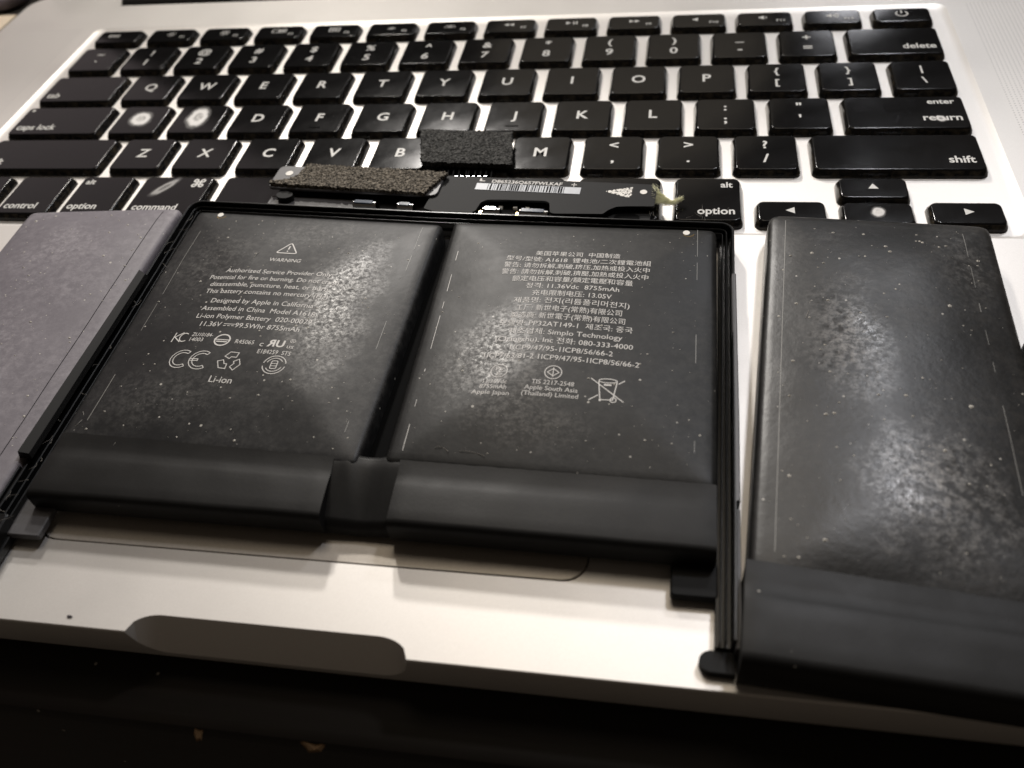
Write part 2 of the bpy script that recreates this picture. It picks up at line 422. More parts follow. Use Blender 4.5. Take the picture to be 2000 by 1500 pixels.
# hinge and lid, opened well back
hg = MB()
prof = [(62.2, -6), (62.2, -0.6), (63.4, 1.2), (66.5, 2.4), (70, 2.4), (72.8, 1.0), (73.5, -2), (73.5, -6)]
hg.add([(-141.2, y, z) for y, z in prof] + [(141.2, y, z) for y, z in prof], [[i, (i + 1) % 8, 8 + (i + 1) % 8, 8 + i] for i in range(8)] + [list(range(8)), list(range(8, 16))[::-1]])
hg.build('hinge_cover', 'hinge_black', laptop, 40)
la = R(126); cy0, cz0 = 73.6, 1.8
def lidp(x, t, n): return (x, cy0 - math.cos(la) * t - math.sin(la) * n, cz0 + math.sin(la) * t - math.cos(la) * n)
lid = MB(); lid.rings([[(x, y, z) for x, y in rrect(-LW, LW, 1, 244, 9)] for z in (-4.5, 0.0)], True, True); lid.xf(lambda x, y, z: lidp(x, y, z))
lido = lid.build('lid', 'anodised_aluminium', laptop, 30)
gl = MB(); gl.rings([[(x, y, z) for x, y in rrect(-LW + .8, LW - .8, 2, 243, 8.5)] for z in (0.05, 0.6)], True, True); gl.xf(lambda x, y, z: lidp(x, y, z))
gl.build('screen', 'screen_black', lido, 30)

# ---- keys
KM = {}
def keymesh(wd, dp, zt=1.5, zb=-0.64):
    k = (round(wd, 2), round(dp, 2), zt)
    if k not in KM:
        mb = MB(); rs = []
        for ins, z, rad in ((0, zb, 1.7), (0.12, 0.15, 1.7), (0.62, zt - 0.32, 1.5), (0.78, zt - 0.10, 1.4), (1.0, zt, 1.25), (1.06, zt + .002, 1.2)):
            rs.append([(x, y, z) for x, y in rrect(-wd / 2 + ins, wd / 2 - ins, -dp / 2 + ins, dp / 2 - ins, rad, 5)])
        mb.rings(rs, True, False)
        o = mb.build('key', 'black_keycap', None, 35, (0, 0, 0)); KM[k] = o.data
        bpy.data.objects.remove(o)
    return KM[k]
KEYS = {}
def key(cx, cy, wd, dp, zt=1.5):
    me = keymesh(wd, dp, zt); o = link('key', me, (cx + random.uniform(-.06, .06), cy + random.uniform(-.06, .06), random.uniform(-.02, .02)), laptop)
    return o
U = 19.0
def X(u): return (u - 7.25) * U
ROW = {'1': 18.6, 'q': -0.5, 'a': -19.0, 'z': -36.9}
KW, KD = 16.4, 16.3
ZL = 1.555
def legend(o, fn):
    mb = MB(); fn(mb); mb.build('legend', 'legend_white', o, fix=False)
def letter_key(u, row, ch):
    o = key(X(u), ROW[row], KW, KD)
    legend(o, lambda mb: text(mb, ch, X(u), ROW[row] + 0.3, 5.5, None, ZL, sx=0.92, bold=0.02)); return o
def dual_key(u, row, top, bot, ts=4.6, bs=4.9):
    o = key(X(u), ROW[row], KW, KD)
    def f(mb):
        text(mb, top, X(u), ROW[row] + 3.3, ts, None, ZL, bold=0.02); text(mb, bot, X(u), ROW[row] - 2.6, bs, None, ZL, bold=0.02)
    legend(o, f); return o
def word_key(u0, u1, row, words, dp=KD, cy=None):
    cx = (X(u0) + X(u1)) / 2; wd = (u1 - u0) * U - (U - KW); cy = ROW[row] if cy is None else cy
    o = key(cx, cy, wd, dp)
    def f(mb):
        for wtxt, al, dx, dy, size, k in words:
            xx = cx + (-wd / 2 + dx if al == 'l' else wd / 2 - dx if al == 'r' else dx)
            text(mb, wtxt, xx, cy + dy, size, None, ZL, sx=k, align=al, bold=0.02, vc=0.27)
    legend(o, f); return o
for i, (a, b) in enumerate(zip('~!@#$%^&*()_+', '`1234567890-=')): dual_key(0.5 + i, '1', a, b)
word_key(13, 14.5, '1', [('delete', 'r', 2.2, -3.4, 3.9, 0.92)])
word_key(0, 1.5, 'q', [('tab', 'l', 2.4, -4.2, 3.9, 0.9)])
for i, c in enumerate('QWERTYUIOP'): letter_key(2 + i, 'q', c)
for i, (a, b) in enumerate((('{', '['), ('}', ']'), ('|', '\\'))): dual_key(12 + i, 'q', a, b, 4.2, 4.2)
caps = word_key(0, 1.75, 'a', [('caps lock', 'l', 2.3, -4.0, 3.9, 0.88)])
MB().flat(circ(X(0) + 4.0, ROW['a'] + 5.6, 0.6, 14), ZL).build('indicator_light', 'legend_white', caps, fix=False)
AK = {}
for i, c in enumerate('ASDFGHJKL'): AK[c] = letter_key(2.25 + i, 'a', c)
for c, u in (('F', 5.25), ('J', 8.25)):
    MB().box(X(u) - 1.8, X(u) + 1.8, ROW['a'] - 5.3, ROW['a'] - 4.8, 1.48, 1.66, 0.06, 0.2).build('homing_bar', 'black_keycap', AK[c])
dual_key(11.25, 'a', ':', ';'); dual_key(12.25, 'a', '"', "'")
ret = word_key(12.75, 14.5, 'a', [('enter', 'r', 2.8, 4.6, 3.2, 0.95), ('return', 'r', 2.2, -3.0, 3.9, 0.95)])
word_key(0, 2.25, 'z', [('shift', 'l', 2.3, -4.2, 3.9, 0.9)])
for i, c in enumerate('ZXCVBNM'): letter_key(2.75 + i, 'z', c)
dual_key(9.75, 'z', '<', ','); dual_key(10.75, 'z', '>', '.'); dual_key(11.75, 'z', '?', '/')
word_key(12.25, 14.5, 'z', [('shift', 'r', 2.6, -3.6, 3.9, 0.92)])
BY, BD = -56.4, 18.0
word_key(0, 1, 'z', [('fn', 'l', 2.2, -5.2, 3.6, 0.9)], BD, BY)
word_key(1, 2, 'z', [('control', 'l', 2.0, -5.2, 3.6, 0.92)], BD, BY)
word_key(2, 3, 'z', [('alt', 'l', 2.2, 5.6, 3.0, 0.95), ('option', 'l', 2.0, -5.2, 3.6, 0.92)], BD, BY)
CMD = '\u2318'
lcmd = word_key(3, 4.25, 'z', [(CMD, 'r', 2.6, 5.0, 4.6, 0.95), ('command', 'l', 2.2, -5.4, 3.6, 0.9)], BD, BY)
key((X(4.25) + X(9.25)) / 2, BY, 5 * U - (U - KW), BD)
word_key(9.25, 10.5, 'z', [(CMD, 'l', 2.6, 3.2, 4.6, 0.95), ('command', 'r', 2.2, -5.4, 3.6, 0.9)], BD, BY)
word_key(10.5, 11.5, 'z', [('alt', 'r', 2.3, 5.3, 3.0, 0.95), ('option', 'r', 2.0, -5.0, 3.6, 0.92)], BD, BY)
def tri(cx, cy, a, s): return [(cx + s * math.cos(R(a + q)), cy + s * math.sin(R(a + q))) for q in (0, 120, 240)]
for u, cy, a in ((12.0, -61.0, 180), (13.0, -51.8, 90), (13.0, -60.9, 270), (14.0, -61.0, 0)):
    o = key(X(u), cy, KW, 9.0, 1.5 if a != 270 else 1.1)
    MB().flat(tri(X(u), cy + 0.3, a, 1.35), ZL if a != 270 else 1.155).build('legend', 'legend_white', o, fix=False)
    if a == 270: darrow = o
FY, FD, FU = 34.4, 9.6, 14.5 / 14
def icon(mb, i, cx, cy):
    z = ZL
    if i == 0: text(mb, 'esc', cx - 2.0, cy, 3.4, None, z, bold=.01, vc=.27); return
    if i in (1, 2):
        rr = 0.55 if i == 1 else 0.75; mb.ribbon(circ(cx, cy, rr, 14), 0.3, z, True)
        for k in range(8): a = R(45 * k); mb.ribbon([(cx + 1.1 * math.cos(a), cy + 1.1 * math.sin(a)), (cx + (1.5 + .3 * (i - 1)) * math.cos(a), cy + (1.5 + .3 * (i - 1)) * math.sin(a))], 0.3, z)
    if i == 3:
        for x0, x1, y0, y1 in ((-2.4, -.2, -.9, 1.2), (.2, 1.1, .2, 1.2), (1.5, 2.4, .2, 1.2), (.2, 2.4, -.9, -.2)): mb.ribbon(rrect(cx + x0, cx + x1, cy + y0, cy + y1, .1, 2), 0.28, z, True)
    if i == 4:
        for a in range(4):
            for b in range(3): mb.flat(rrect(cx - 2 + a * 1.05, cx - 1.3 + a * 1.05, cy - 1.3 + b, cy - .65 + b, .1, 2), z)
    if i in (5, 6):
        k = .7 if i == 5 else 1.05
        mb.ribbon(circ(cx, cy - .6, .7 * k, 10, 0, 180), .3, z); mb.ribbon([(cx - .7 * k, cy - .6), (cx + .7 * k, cy - .6)], .3, z)
        for q in (0, 45, 90, 135, 180): a = R(q); mb.ribbon([(cx + 1.2 * k * math.cos(a), cy - .6 + 1.2 * k * math.sin(a)), (cx + 1.8 * k * math.cos(a), cy - .6 + 1.8 * k * math.sin(a))], .3, z)
    if i in (7, 9):
        a = 180 if i == 7 else 0
        mb.flat(tri(cx - .95, cy, a, 1.0), z); mb.flat(tri(cx + .75, cy, a, 1.0), z)
    if i == 8:
        mb.flat(tri(cx - 1.1, cy, 0, 1.1), z)
        for d in (.6, 1.5): mb.flat([(cx + d, cy - .9), (cx + d + .45, cy - .9), (cx + d + .45, cy + .9), (cx + d, cy + .9)], z)
    if i in (10, 11, 12):
        mb.flat([(cx - 1.7, cy - .4), (cx - 1.2, cy - .4), (cx - .2, cy - 1.1), (cx - .2, cy + 1.1), (cx - 1.2, cy + .4), (cx - 1.7, cy + .4)], z)
        for k in range({10: 0, 11: 1, 12: 3}[i]): mb.ribbon(circ(cx - .3, cy, .8 + .6 * k, 8, -45, 45), .28, z)
    if i == 13:
        mb.ribbon(circ(cx, cy + .1, 1.6, 20, 130, 410, 1.6), .42, z); mb.ribbon([(cx, cy + .3), (cx, cy + 2.0)], .42, z); return
    text(mb, 'F%d' % i, cx + 4.6, cy - 1.9, 1.9, None, z, bold=.012)
for i in range(14):
    cx = X(FU * (i + .5)); o = key(cx, FY, FU * U - 2.6, FD)
    legend(o, lambda mb: icon(mb, i, cx, FY + .5))
# worn, shine-through blotches on a few keys
def worn(o, cx, cy, rx_, ry_, rot, gain, z=1.58):
    mb = MB(); uv = []; n, m_ = 40, 7; mb.v.append((cx, cy, z)); uv.append((0.0, gain))
    for j in range(1, m_ + 1):
        for i in range(n):
            a = 2 * math.pi * i / n; q = j / m_ * (1 + .22 * noise.noise((cx + .8 * math.cos(a), cy + .8 * math.sin(a), 1.7)))
            x, y = rx_ * q * math.cos(a), ry_ * q * math.sin(a)
            mb.v.append((cx + x * math.cos(rot) - y * math.sin(rot), cy + x * math.sin(rot) + y * math.cos(rot), z)); uv.append((j / m_, gain))
    mb.f = [[0, 1 + i, 1 + (i + 1) % n] for i in range(n)] + [[1 + (j - 1) * n + i, 1 + j * n + i, 1 + j * n + (i + 1) % n, 1 + (j - 1) * n + (i + 1) % n] for j in range(1, m_) for i in range(n)]
    mb.uv = uv
    return mb.build('worn_patch', 'worn_clear', o, fix=False)
worn(AK['A'], X(2.25) + .2, ROW['a'] + .4, 4.4, 5.2, 0.2, 1.0, 1.59)
worn(AK['S'], X(3.25) - .3, ROW['a'] + 1.0, 4.4, 6.4, 0.15, 1.0, 1.59)
worn(lcmd, X(3.6) - 2.4, BY + 3.4, 1.9, 5.8, -0.62, 0.42)
worn(darrow, X(13.0) + .1, -60.6, 2.0, 2.1, 0, 0.8, 1.17)
worn(ret, X(14.5) - 8.7, ROW['a'] - 3.4, 1.6, 1.8, 0, 0.7, 1.59)

# ================================================================== battery pack
bat = empty('battery_pack', (8, -115, 0), 'swollen black laptop battery pack with several pouch cells lying on the keyboard', 'battery')
class Cell:
    def __init__(s, FL, FR, BL, BR, zb, ze, bulge, pw=2.0, soft=1.2, lump=0.25, seed=0.0):
        s.c = [Vector(p) for p in (FL, FR, BL, BR)]; s.zb, s.ze, s.B, s.pw, s.soft, s.lump, s.seed = zb, ze, bulge, pw, soft, lump, seed
        s.W = ((s.c[1] - s.c[0]).length + (s.c[3] - s.c[2]).length) / 2; s.Ln = ((s.c[2] - s.c[0]).length + (s.c[3] - s.c[1]).length) / 2
    def P(s, u, v):
        a, b, c, d = s.c; return (a * (1 - u) + b * u) * (1 - v) + (c * (1 - u) + d * u) * v
    def inv(s, x, y):
        u = v = .5; t = Vector((x, y))
        for _ in range(8):
            p = s.P(u, v); e = t - p; du = (s.P(u + 1e-3, v) - p) / 1e-3; dv = (s.P(u, v + 1e-3) - p) / 1e-3
            det = du.x * dv.y - du.y * dv.x; u += (e.x * dv.y - e.y * dv.x) / det; v += (du.x * e.y - du.y * e.x) / det
        return u, v
    def H(s, u, v):
        du = max(0, min(u, 1 - u)) * s.W; dv = max(0, min(v, 1 - v)) * s.Ln
        k = s.soft; mn = -k * math.log(math.exp(-du / k) + math.exp(-dv / k)) if max(du, dv) < 60 else min(du, dv)
        mn = max(0, mn); t = min(1, mn / (s.W / 2)); p = 1 - (1 - t) ** s.pw
        q = s.P(u, v)
        l = noise.noise((q.x / 15 + s.seed, q.y / 15, s.seed)) * s.lump * min(1, mn / 6)
        return s.ze + s.B * p + l
    def surf(s, x, y): return s.H(*s.inv(x, y))
    def build(s, name, mat, parent, rad=1.5, nu=44, nv=54):
        ins = [(0, 0.0), (0, .50), (.05, .76), (.2, .89), (.55, .97), (1.3, 1.0)]
        def axis(Ln, n):
            a = [(d / Ln, h) for d, h in ins]; e0 = ins[-1][0] / Ln
            return a + [(e0 + (1 - 2 * e0) * i / n, 1.0) for i in range(1, n)] + [(1 - d / Ln, h) for d, h in ins[::-1]]
        au, av = axis(s.W, nu), axis(s.Ln, nv); mb = MB()
        for v, hv in av:
            for u, hu in au:
                x_, y_ = u * s.W, v * s.Ln
                for ex, ey in ((0, 0), (1, 0), (0, 1), (1, 1)):
                    dx = x_ if not ex else s.W - x_; dy = y_ if not ey else s.Ln - y_
                    if dx < rad and dy < rad:
                        qx, qy = 1 - dx / rad, 1 - dy / rad; mxx = max(qx, qy); ln = math.hypot(qx, qy)
                        if ln > 1e-6:
                            k = mxx / ln; dx2, dy2 = rad * (1 - qx * k), rad * (1 - qy * k)
                            x_ = dx2 if not ex else s.W - dx2; y_ = dy2 if not ey else s.Ln - dy2
                p = s.P(x_ / s.W, y_ / s.Ln); h = min(hu, hv)
                mb.v.append((p.x, p.y, s.zb + (s.H(u, v) - s.zb) * h))
        n = len(au)
        mb.f = [[j * n + i, j * n + i + 1, (j + 1) * n + i + 1, (j + 1) * n + i] for j in range(len(av) - 1) for i in range(n - 1)]
        bnd = list(range(n)) + [j * n + n - 1 for j in range(1, len(av))] + [(len(av) - 1) * n + i for i in range(n - 2, -1, -1)] + [j * n for j in range(len(av) - 2, 0, -1)]
        mb.f.append(bnd[::-1])
        return mb.build(name, mat, parent, 50)
CL = Cell((-52.6, -143), (8.8, -144), (-52.6, -70.0), (10.8, -74.0), 1.6, 6.9, 2.3, 2.0, .7, .25, 1.0)
CR = Cell((13.4, -143), (72.3, -144.5), (13.0, -73.2), (72.8, -75.0), 1.6, 7.0, 2.3, 2.0, .7, .22, 4.0)
CRR = Cell((76.3, -161), (124.8, -164.5), (84.0, -69.3), (128.9, -72.6), 0.9, 7.0, 2.7, 2.0, 1.6, .3, 7.0)
CLL = Cell((-97.6, -162), (-57.6, -160), (-99.4, -70.6), (-57.8, -68.4), 1.6, 6.6, 2.2, 1.9, 2.0, .25, 11.0)
CFR = Cell((127.4, -168), (183, -171), (128.9, -102.6), (185, -105), 0.2, 6.4, 1.5, 2.0, 1.5, .2, 13.0)
oCL = CL.build('cell', 'pouch_film_left', bat); oCL['label'] = 'left centre cell printed with the warning text'
oCR = CR.build('cell', 'pouch_film_right', bat); oCR['label'] = 'right centre cell printed with Chinese and Korean text'
oRR = CRR.build('cell', 'pouch_film_stained_glare', bat, 2.4); oRR['label'] = 'bulging right side cell with brownish residue and painted highlights'
oLL = CLL.build('cell', 'pouch_film_mauve_sheen', bat, 2.0); oLL['label'] = 'dusty left side cell, mauve grey sheen painted in'
oFR = CFR.build('cell', 'black_tape', bat, 3.0); oFR['label'] = 'outermost cell, only its corner in view'

def tapeblock(name, back, front, cellz, ztop, zbot, parent, mat='black_tape', ns=40, dip=0.5, drape=0.0):
    """tape wrapped over a cell's front end; back / front = ((x,y) left, (x,y) right)"""
    prof = [(0, 'c', 0), (.09, 'c', 0), (.20, 'm', -dip * .6), (.27, 'm', -dip * .75), (.36, 'm', -dip * .2), (.42, 'm', .0), (.55, 'm', .02), (.75, 'm', .0), (.90, 'm', -.04), (.945, 'm', -.16), (.975, 'm', -.5), (.993, 'm', -1.0), (1.0, 'm', -1.7), (1.0, 'b', 1.2), (.995, 'b', 0)]
    mb = MB(); n = len(prof); b0, b1 = map(Vector, back); f0, f1 = map(Vector, front)
    for i in range(ns + 1):
        u = i / ns; B_, F_ = b0.lerp(b1, u), f0.lerp(f1, u)
        jb = .12 * noise.noise((u * 30, ztop, 0.3)); side = 0
        edge = min(u, 1 - u) * (b1 - b0).length
        rd = max(0, 1 - edge / 1.2) ** 2 * .2
        for t, kd, dz in prof:
            p = B_.lerp(F_, t)
            if kd == 'c': z = max(cellz(p.x, p.y), ztop - .8) + .08
            elif kd == 'm': z = ztop + dz - rd + .10 * noise.noise((p.x / 7, p.y / 5, ztop)) - drape * t
            else: z = zbot + dz
            mb.v.append((p.x, p.y + (jb if kd == 'c' else 0), z))
    mb.f = [[i * n + k, i * n + k + 1, (i + 1) * n + k + 1, (i + 1) * n + k] for i in range(ns) for k in range(n - 1)]
    k = len(mb.v)
    for i in (0, ns):                      # side walls
        ring = [i * n + q for q in range(n)]; p = mb.v[i * n]; mb.v.append((p[0], p[1], zbot)); mb.f.append(ring + [len(mb.v) - 1])
    return mb.build(name, mat, parent, 45)
tapeblock('tape', ((-52.0, -140.4), (4.2, -142.4)), ((-52.2, -154.9), (4.9, -155.3)), CL.surf, 7.15, 2.0, oCL, dip=.3)
tapeblock('tape', ((16.6, -142.2), (72.0, -143.4)), ((17.0, -155.6), (71.9, -156.4)), CR.surf, 7.2, 2.0, oCR, dip=.3)
tapeblock('tape', ((76.2, -157.6), (125.2, -162.4)), ((74.9, -174.6), (124.0, -177.5)), CRR.surf, 8.8, 0.5, oRR, dip=.9)
# bridge tape sagging between the two centre cells
bt = MB(); nu, nv = 26, 22
for j in range(nv + 1):
    v = j / nv; y = -141.4 - 13.4 * v
    for i in range(nu + 1):
        u = i / nu; x = 3.6 + (13.6 + .4 * v) * u - .4 * v * (1 - u)
        valley = math.exp(-((x - 10.9) / 3.4) ** 2)
        fold = math.exp(-((x - (6.6 + 3.5 * v)) / 1.3) ** 2)
        z = 6.85 - .75 * valley * (1 - .4 * v) - 3.3 * (max(0, v - .12) / .88) ** 1.25 + .2 * fold * (1 - v)
        if v > .93: z -= 2.0 * (v - .93) / .07
        bt.v.append((x, y - .1 * noise.noise((x, 2, 0)), max(1.0, z)))
bt.f = [[j * (nu + 1) + i, j * (nu + 1) + i + 1, (j + 1) * (nu + 1) + i + 1, (j + 1) * (nu + 1) + i] for j in range(nv) for i in range(nu)]
bo = bt.build('bridge_tape', 'black_tape', bat, True); sm = bo.modifiers.new('thickness', 'SOLIDIFY'); sm.thickness = -0.12 * S
# filler under the bridge so that the gap in front reads solid
MB().box(5.2, 16.8, -154.0, -143, 1.0, 2.6).build('bridge_spacer', 'black_tape', bat)

MB().prism([(8.2, -142), (13.9, -142), (13.5, -75.2), (10.6, -75.2)], 1.2, 3.2).build('gap_darkener', 'gap_black', bat)  # added black strip, darkens the gap where the lit deck showed
# film wrap seams: flat ribbons along the cells, pale ones painted as caught light
def seam(cell, parent, u, v0, v1, wd=0.16, mat='seam_glint', gaps=True, wob=.0):
    mb = MB(); n = 160; pts = []
    for i in range(n + 1):
        v = v0 + (v1 - v0) * i / n; on = (not gaps) or noise.noise((u * 90 + 3, v * 14, 2.2)) > -.05
        p = cell.P(u + wob * math.sin(v * 6), v)
        if on: pts.append((p.x, p.y))
        if (not on or i == n) and len(pts) > 1:
            k = len(mb.v); mb.ribbon(pts, wd * random.uniform(.6, 1.1), 0); mb.xf(lambda x, y, z: (x, y, cell.surf(x, y) + .05), k)
        if not on: pts = []
    if mb.v: return mb.build('film_seam', mat, parent, fix=False)
seam(CL, oCL, .072, .03, .98, .16, wob=.004); seam(CL, oCL, .93, .10, .97, .14)
seam(CR, oCR, .055, .04, .86, .15, 'print_grey'); seam(CR, oCR, .93, .10, .99, .12)
seam(CRR, oRR, .080, .06, .97, .15, gaps=False); seam(CRR, oRR, .86, .1, .95, .14)
seam(CLL, oLL, .90, .02, .98, .13, 'gap_black', False)

# ---- printing on the two centre cells
def conform(mb, cell, parent, name='printed_text'):
    mb.xf(lambda x, y, z: (x, y, cell.surf(x, y) + .06)); return mb.build(name, 'print_grey', parent, fix=False)
TR = R(-2.7)
def TL_(mb, lines, cx, y0, size):
    for s_, dy, wd, dx in lines: text(mb, s_, cx + dx, y0 - dy, size, wd, 0, TR)
mb = MB()
TL_(mb, [('WARNING', 0, 7.6, .6)], -23.0, -90.2, 1.75)
TL_(mb, [('Authorized Service Provider Only', 0, 25.4, .6), ('Potential for fire or burning. Do not crush,', 2.3, 31.2, .4), ('disassemble, puncture, heat, or burn.', 4.55, 28.4, 0),
         ('This battery contains no mercury (Hg)', 6.85, 28.8, 0), ('Designed by Apple in California', 9.9, 23.9, .2), ('Assembled in China  Model A1618', 12.3, 26.2, .1),
         ('Li-ion Polymer Battery  020-00079', 14.7, 26.4, 0), ('11.36V      99.5Whr 8755mAh', 17.1, 22.6, 0)], -23.0, -94.6, 1.95)
mb.ribbon([(-28.9, -111.25), (-26.4, -111.37)], .16, 0)
for q in range(3): mb.ribbon([(-28.9 + q * .92, -111.8), (-28.3 + q * .92, -111.83)], .16, 0)
tt = [(-23.0, -83.6), (-20.5, -87.7), (-25.6, -87.5)]
mb.ribbon(rounded(tt, .7), .28, 0, True)
mb.ribbon([(-23.0, -84.9), (-23.02, -86.2)], .32, 0); mb.flat(circ(-23.03, -86.85, .2, 10), 0)
conform(mb, CL, oCL, 'printed_warning_text')
mb = MB()
# certification marks
for s_, cx, cy, size, wd in (('ZU10184-', -32.4, -114.5, 1.5, 4.9), ('14003', -33.3, -115.9, 1.5, 3.1), ('R45065', -22.3, -116.3, 1.6, 4.2), ('E184259  STS', -15.0, -118.9, 1.6, 7.2), ('c', -18.4, -116.7, 1.9, .8), ('us', -12.1, -117.1, 1.6, 1.4), ('\u00ae', -12.0, -115.6, 1.5, 1.2), ('Li-ion', -23.8, -126.4, 2.3, 4.9)):
    text(mb, s_, cx, cy, size, wd, 0, TR)
k0 = len(mb.v); text(mb, 'R', 0, 0, 2.6, 1.7, 0, 0, bold=.03); mb.xf(lambda x, y, z: (-16.4 - x, -116.4 + y, z), k0)
text(mb, 'U', -14.4, -116.5, 2.6, 1.8, 0, TR, bold=.03)
mb.ribbon([(-38.7, -113.9), (-38.9, -116.6)], .22, 0); mb.ribbon([(-36.9, -113.9), (-38.6, -115.2), (-37.0, -116.6)], .22, 0); mb.ribbon(circ(-36.4, -115.3, 1.0, 12, 50, 310, 1.2), .22, 0)
mb.ribbon(circ(-27.4, -116.0, 1.65, 24, 0, 360, 1.55), .3, 0, True); mb.ribbon([(-29.3, -115.8), (-25.6, -116.0)], .22, 0); mb.ribbon([(-28.6, -116.4), (-26.2, -116.5)], .3, 0)
def carc(cx, cy, r0, r1, w_): mb.ribbon(rounded([(cx + p[0], cy + p[1]) for p in circ(0, 0, r0, 12, 55, 305)] + [(cx + p[0], cy + p[1]) for p in circ(0, 0, r1, 12, 305, 55)], .05, 1), w_, 0, True)
carc(-34.4, -121.5, 2.45, 1.75, .17); carc(-30.0, -121.7, 2.45, 1.75, .17); mb.ribbon([(-32.3, -121.4), (-30.6, -121.5), (-30.6, -121.95), (-32.3, -121.9)], .17, 0)
for k in range(3):                                     # recycling loop
    a = R(90 + 120 * k); ca, sa = math.cos(a), math.sin(a)
    poly = [(2.3, -1.25), (2.5, .6), (1.3, 1.5), (.7, .4), (1.2, .1), (1.1, -1.0)]
    mb.ribbon([(-23.6 + x * ca - y * sa, -121.7 + x * sa + y * ca) for x, y in poly], .17, 0, True)
for a0 in (10, 190): mb.ribbon(circ(-13.9, -122.2, 2.4, 18, a0, a0 + 160, 2.3), .19, 0); mb.ribbon(circ(-13.9, -122.2, 1.75, 18, a0 + 20, a0 + 150, 1.7), .17, 0)
mb.ribbon(rrect(-14.6, -13.3, -123.2, -121.2, .3, 2), .18, 0, True); mb.ribbon([(-14.5, -121.9), (-13.4, -121.9)], .15, 0); mb.ribbon([(-14.5, -122.5), (-13.4, -122.5)], .15, 0)
conform(mb, CL, oCL, 'printed_marks')
mb = MB(); TR = R(-2.0)
lines = ['\u7f8e\u56fd\u82f9\u679c\u516c\u53f8  \u4e2d\u56fd\u5236\u9020', '\u578b\u53f7/\u578b\u865f: A1618  \u9502\u7535\u6c60/\u4e8c\u6b21\u92f0\u96fb\u6c60\u7d44',
 '\u8b66\u544a: \u8bf7\u52ff\u62c6\u89e3,\u523a\u7834,\u6324\u538b,\u52a0\u70ed\u6216\u6295\u5165\u706b\u4e2d', '\u8b66\u544a: \u8acb\u52ff\u62c6\u89e3,\u523a\u7834,\u64e0\u58d3,\u52a0\u71b1\u6216\u6295\u5165\u706b\u4e2d',
 '\u989d\u5b9a\u7535\u538b\u548c\u5bb9\u91cf/\u984d\u5b9a\u96fb\u58d3\u548c\u5bb9\u91cf', '\uc815\uaca9: 11.36Vdc  8755mAh', '\u5145\u7535\u9650\u5236\u7535\u538b: 13.05V',
 '\uc81c\ud488\uba85: \uc804\uc9c0(\ub9ac\ud2ac\ud3f4\ub9ac\uba38\uc804\uc9c0)', '\u5de5\u5382: \u65b0\u4e16\u7535\u5b50(\u5e38\u719f)\u6709\u9650\u516c\u53f8', '\u88fd\u9020\u5546: \u65b0\u4e16\u96fb\u5b50(\u5e38\u719f)\u6709\u9650\u516c\u53f8',
 '\ubaa8\ub378\uba85: PP32AT149-1  \uc81c\uc870\uad6d: \uc911\uad6d', '\uc81c\uc870\uc5c5\uccb4: Simplo Technology', '(Changshu), Inc \uc804\ud654: 080-333-4000', '1ICP9/47/95-1ICP8/56/66-2', '1ICP7/63/81-2 1ICP9/47/95-1ICP8/56/66-2']
wds = [18.3, 31, 31, 31, 25.3, 19.4, 16.4, 23.7, 21.5, 23, 26.6, 22.5, 27, 20, 30]
dxs = [.4, .6, .4, .2, 0, .3, .4, .5, .2, .2, 0, .2, .1, -.1, 0]
for i, (s_, wd) in enumerate(zip(lines, wds)): text(mb, s_, 42.9 + dxs[i], -86.2 - 2.25 * i, 1.85, wd, 0, TR)
conform(mb, CR, oCR, 'printed_block_text')
mb = MB()
for s_, cx, cy, wd in (('11.36Vdc', 31.2, -124.0, 4.6), ('8755mAh', 31.0, -125.3, 5.2), ('Apple Japan', 30.7, -126.7, 7.2), ('TIS 2217-2548', 42.2, -123.9, 8.0), ('Apple South Asia', 42.0, -125.3, 10.0), ('(Thailand) Limited', 41.9, -126.7, 10.6)):
    text(mb, s_, cx, cy, 1.45, wd, 0, TR)
mb.ribbon(circ(31.6, -121.4, 1.6, 24), .17, 0, True); text(mb, 'PS', 31.6, -120.8, 1.3, 1.4, 0, TR); text(mb, 'E', 31.6, -122.1, 1.3, .8, 0, TR)
mb.ribbon(circ(42.0, -121.4, 1.6, 24), .17, 0, True); mb.ribbon([(40.9, -121.4), (42.0, -120.5), (43.1, -121.4), (42.0, -122.3)], .17, 0, True); mb.ribbon([(42.0, -120.2), (42.0, -122.6)], .15, 0)
bx, by = 52.6, -125.0                                   # crossed-out bin
mb.ribbon([(bx - 3.4, by + 2.7), (bx + 2.9, by - 2.7)], .2, 0); mb.ribbon([(bx + 2.9, by + 2.5), (bx - 3.5, by - 2.5)], .2, 0)
mb.ribbon([(bx - 1.9, by + 2.0), (bx - 1.4, by - 2.3), (bx + .9, by - 2.3), (bx + 1.5, by + 2.0)], .2, 0); mb.ribbon(circ(bx - .2, by + 2.2, 1.7, 16, 0, 360, .5), .18, 0, True)
mb.ribbon(circ(bx + 1.0, by - 2.3, .55, 12), .18, 0, True); mb.flat(circ(bx - 1.4, by - 2.4, .25, 8), 0); mb.flat([(bx - .9, by + 1.0), (bx + .5, by + 1.0), (bx + .5, by + 1.4), (bx - .9, by + 1.4)], 0)
conform(mb, CR, oCR, 'printed_marks')

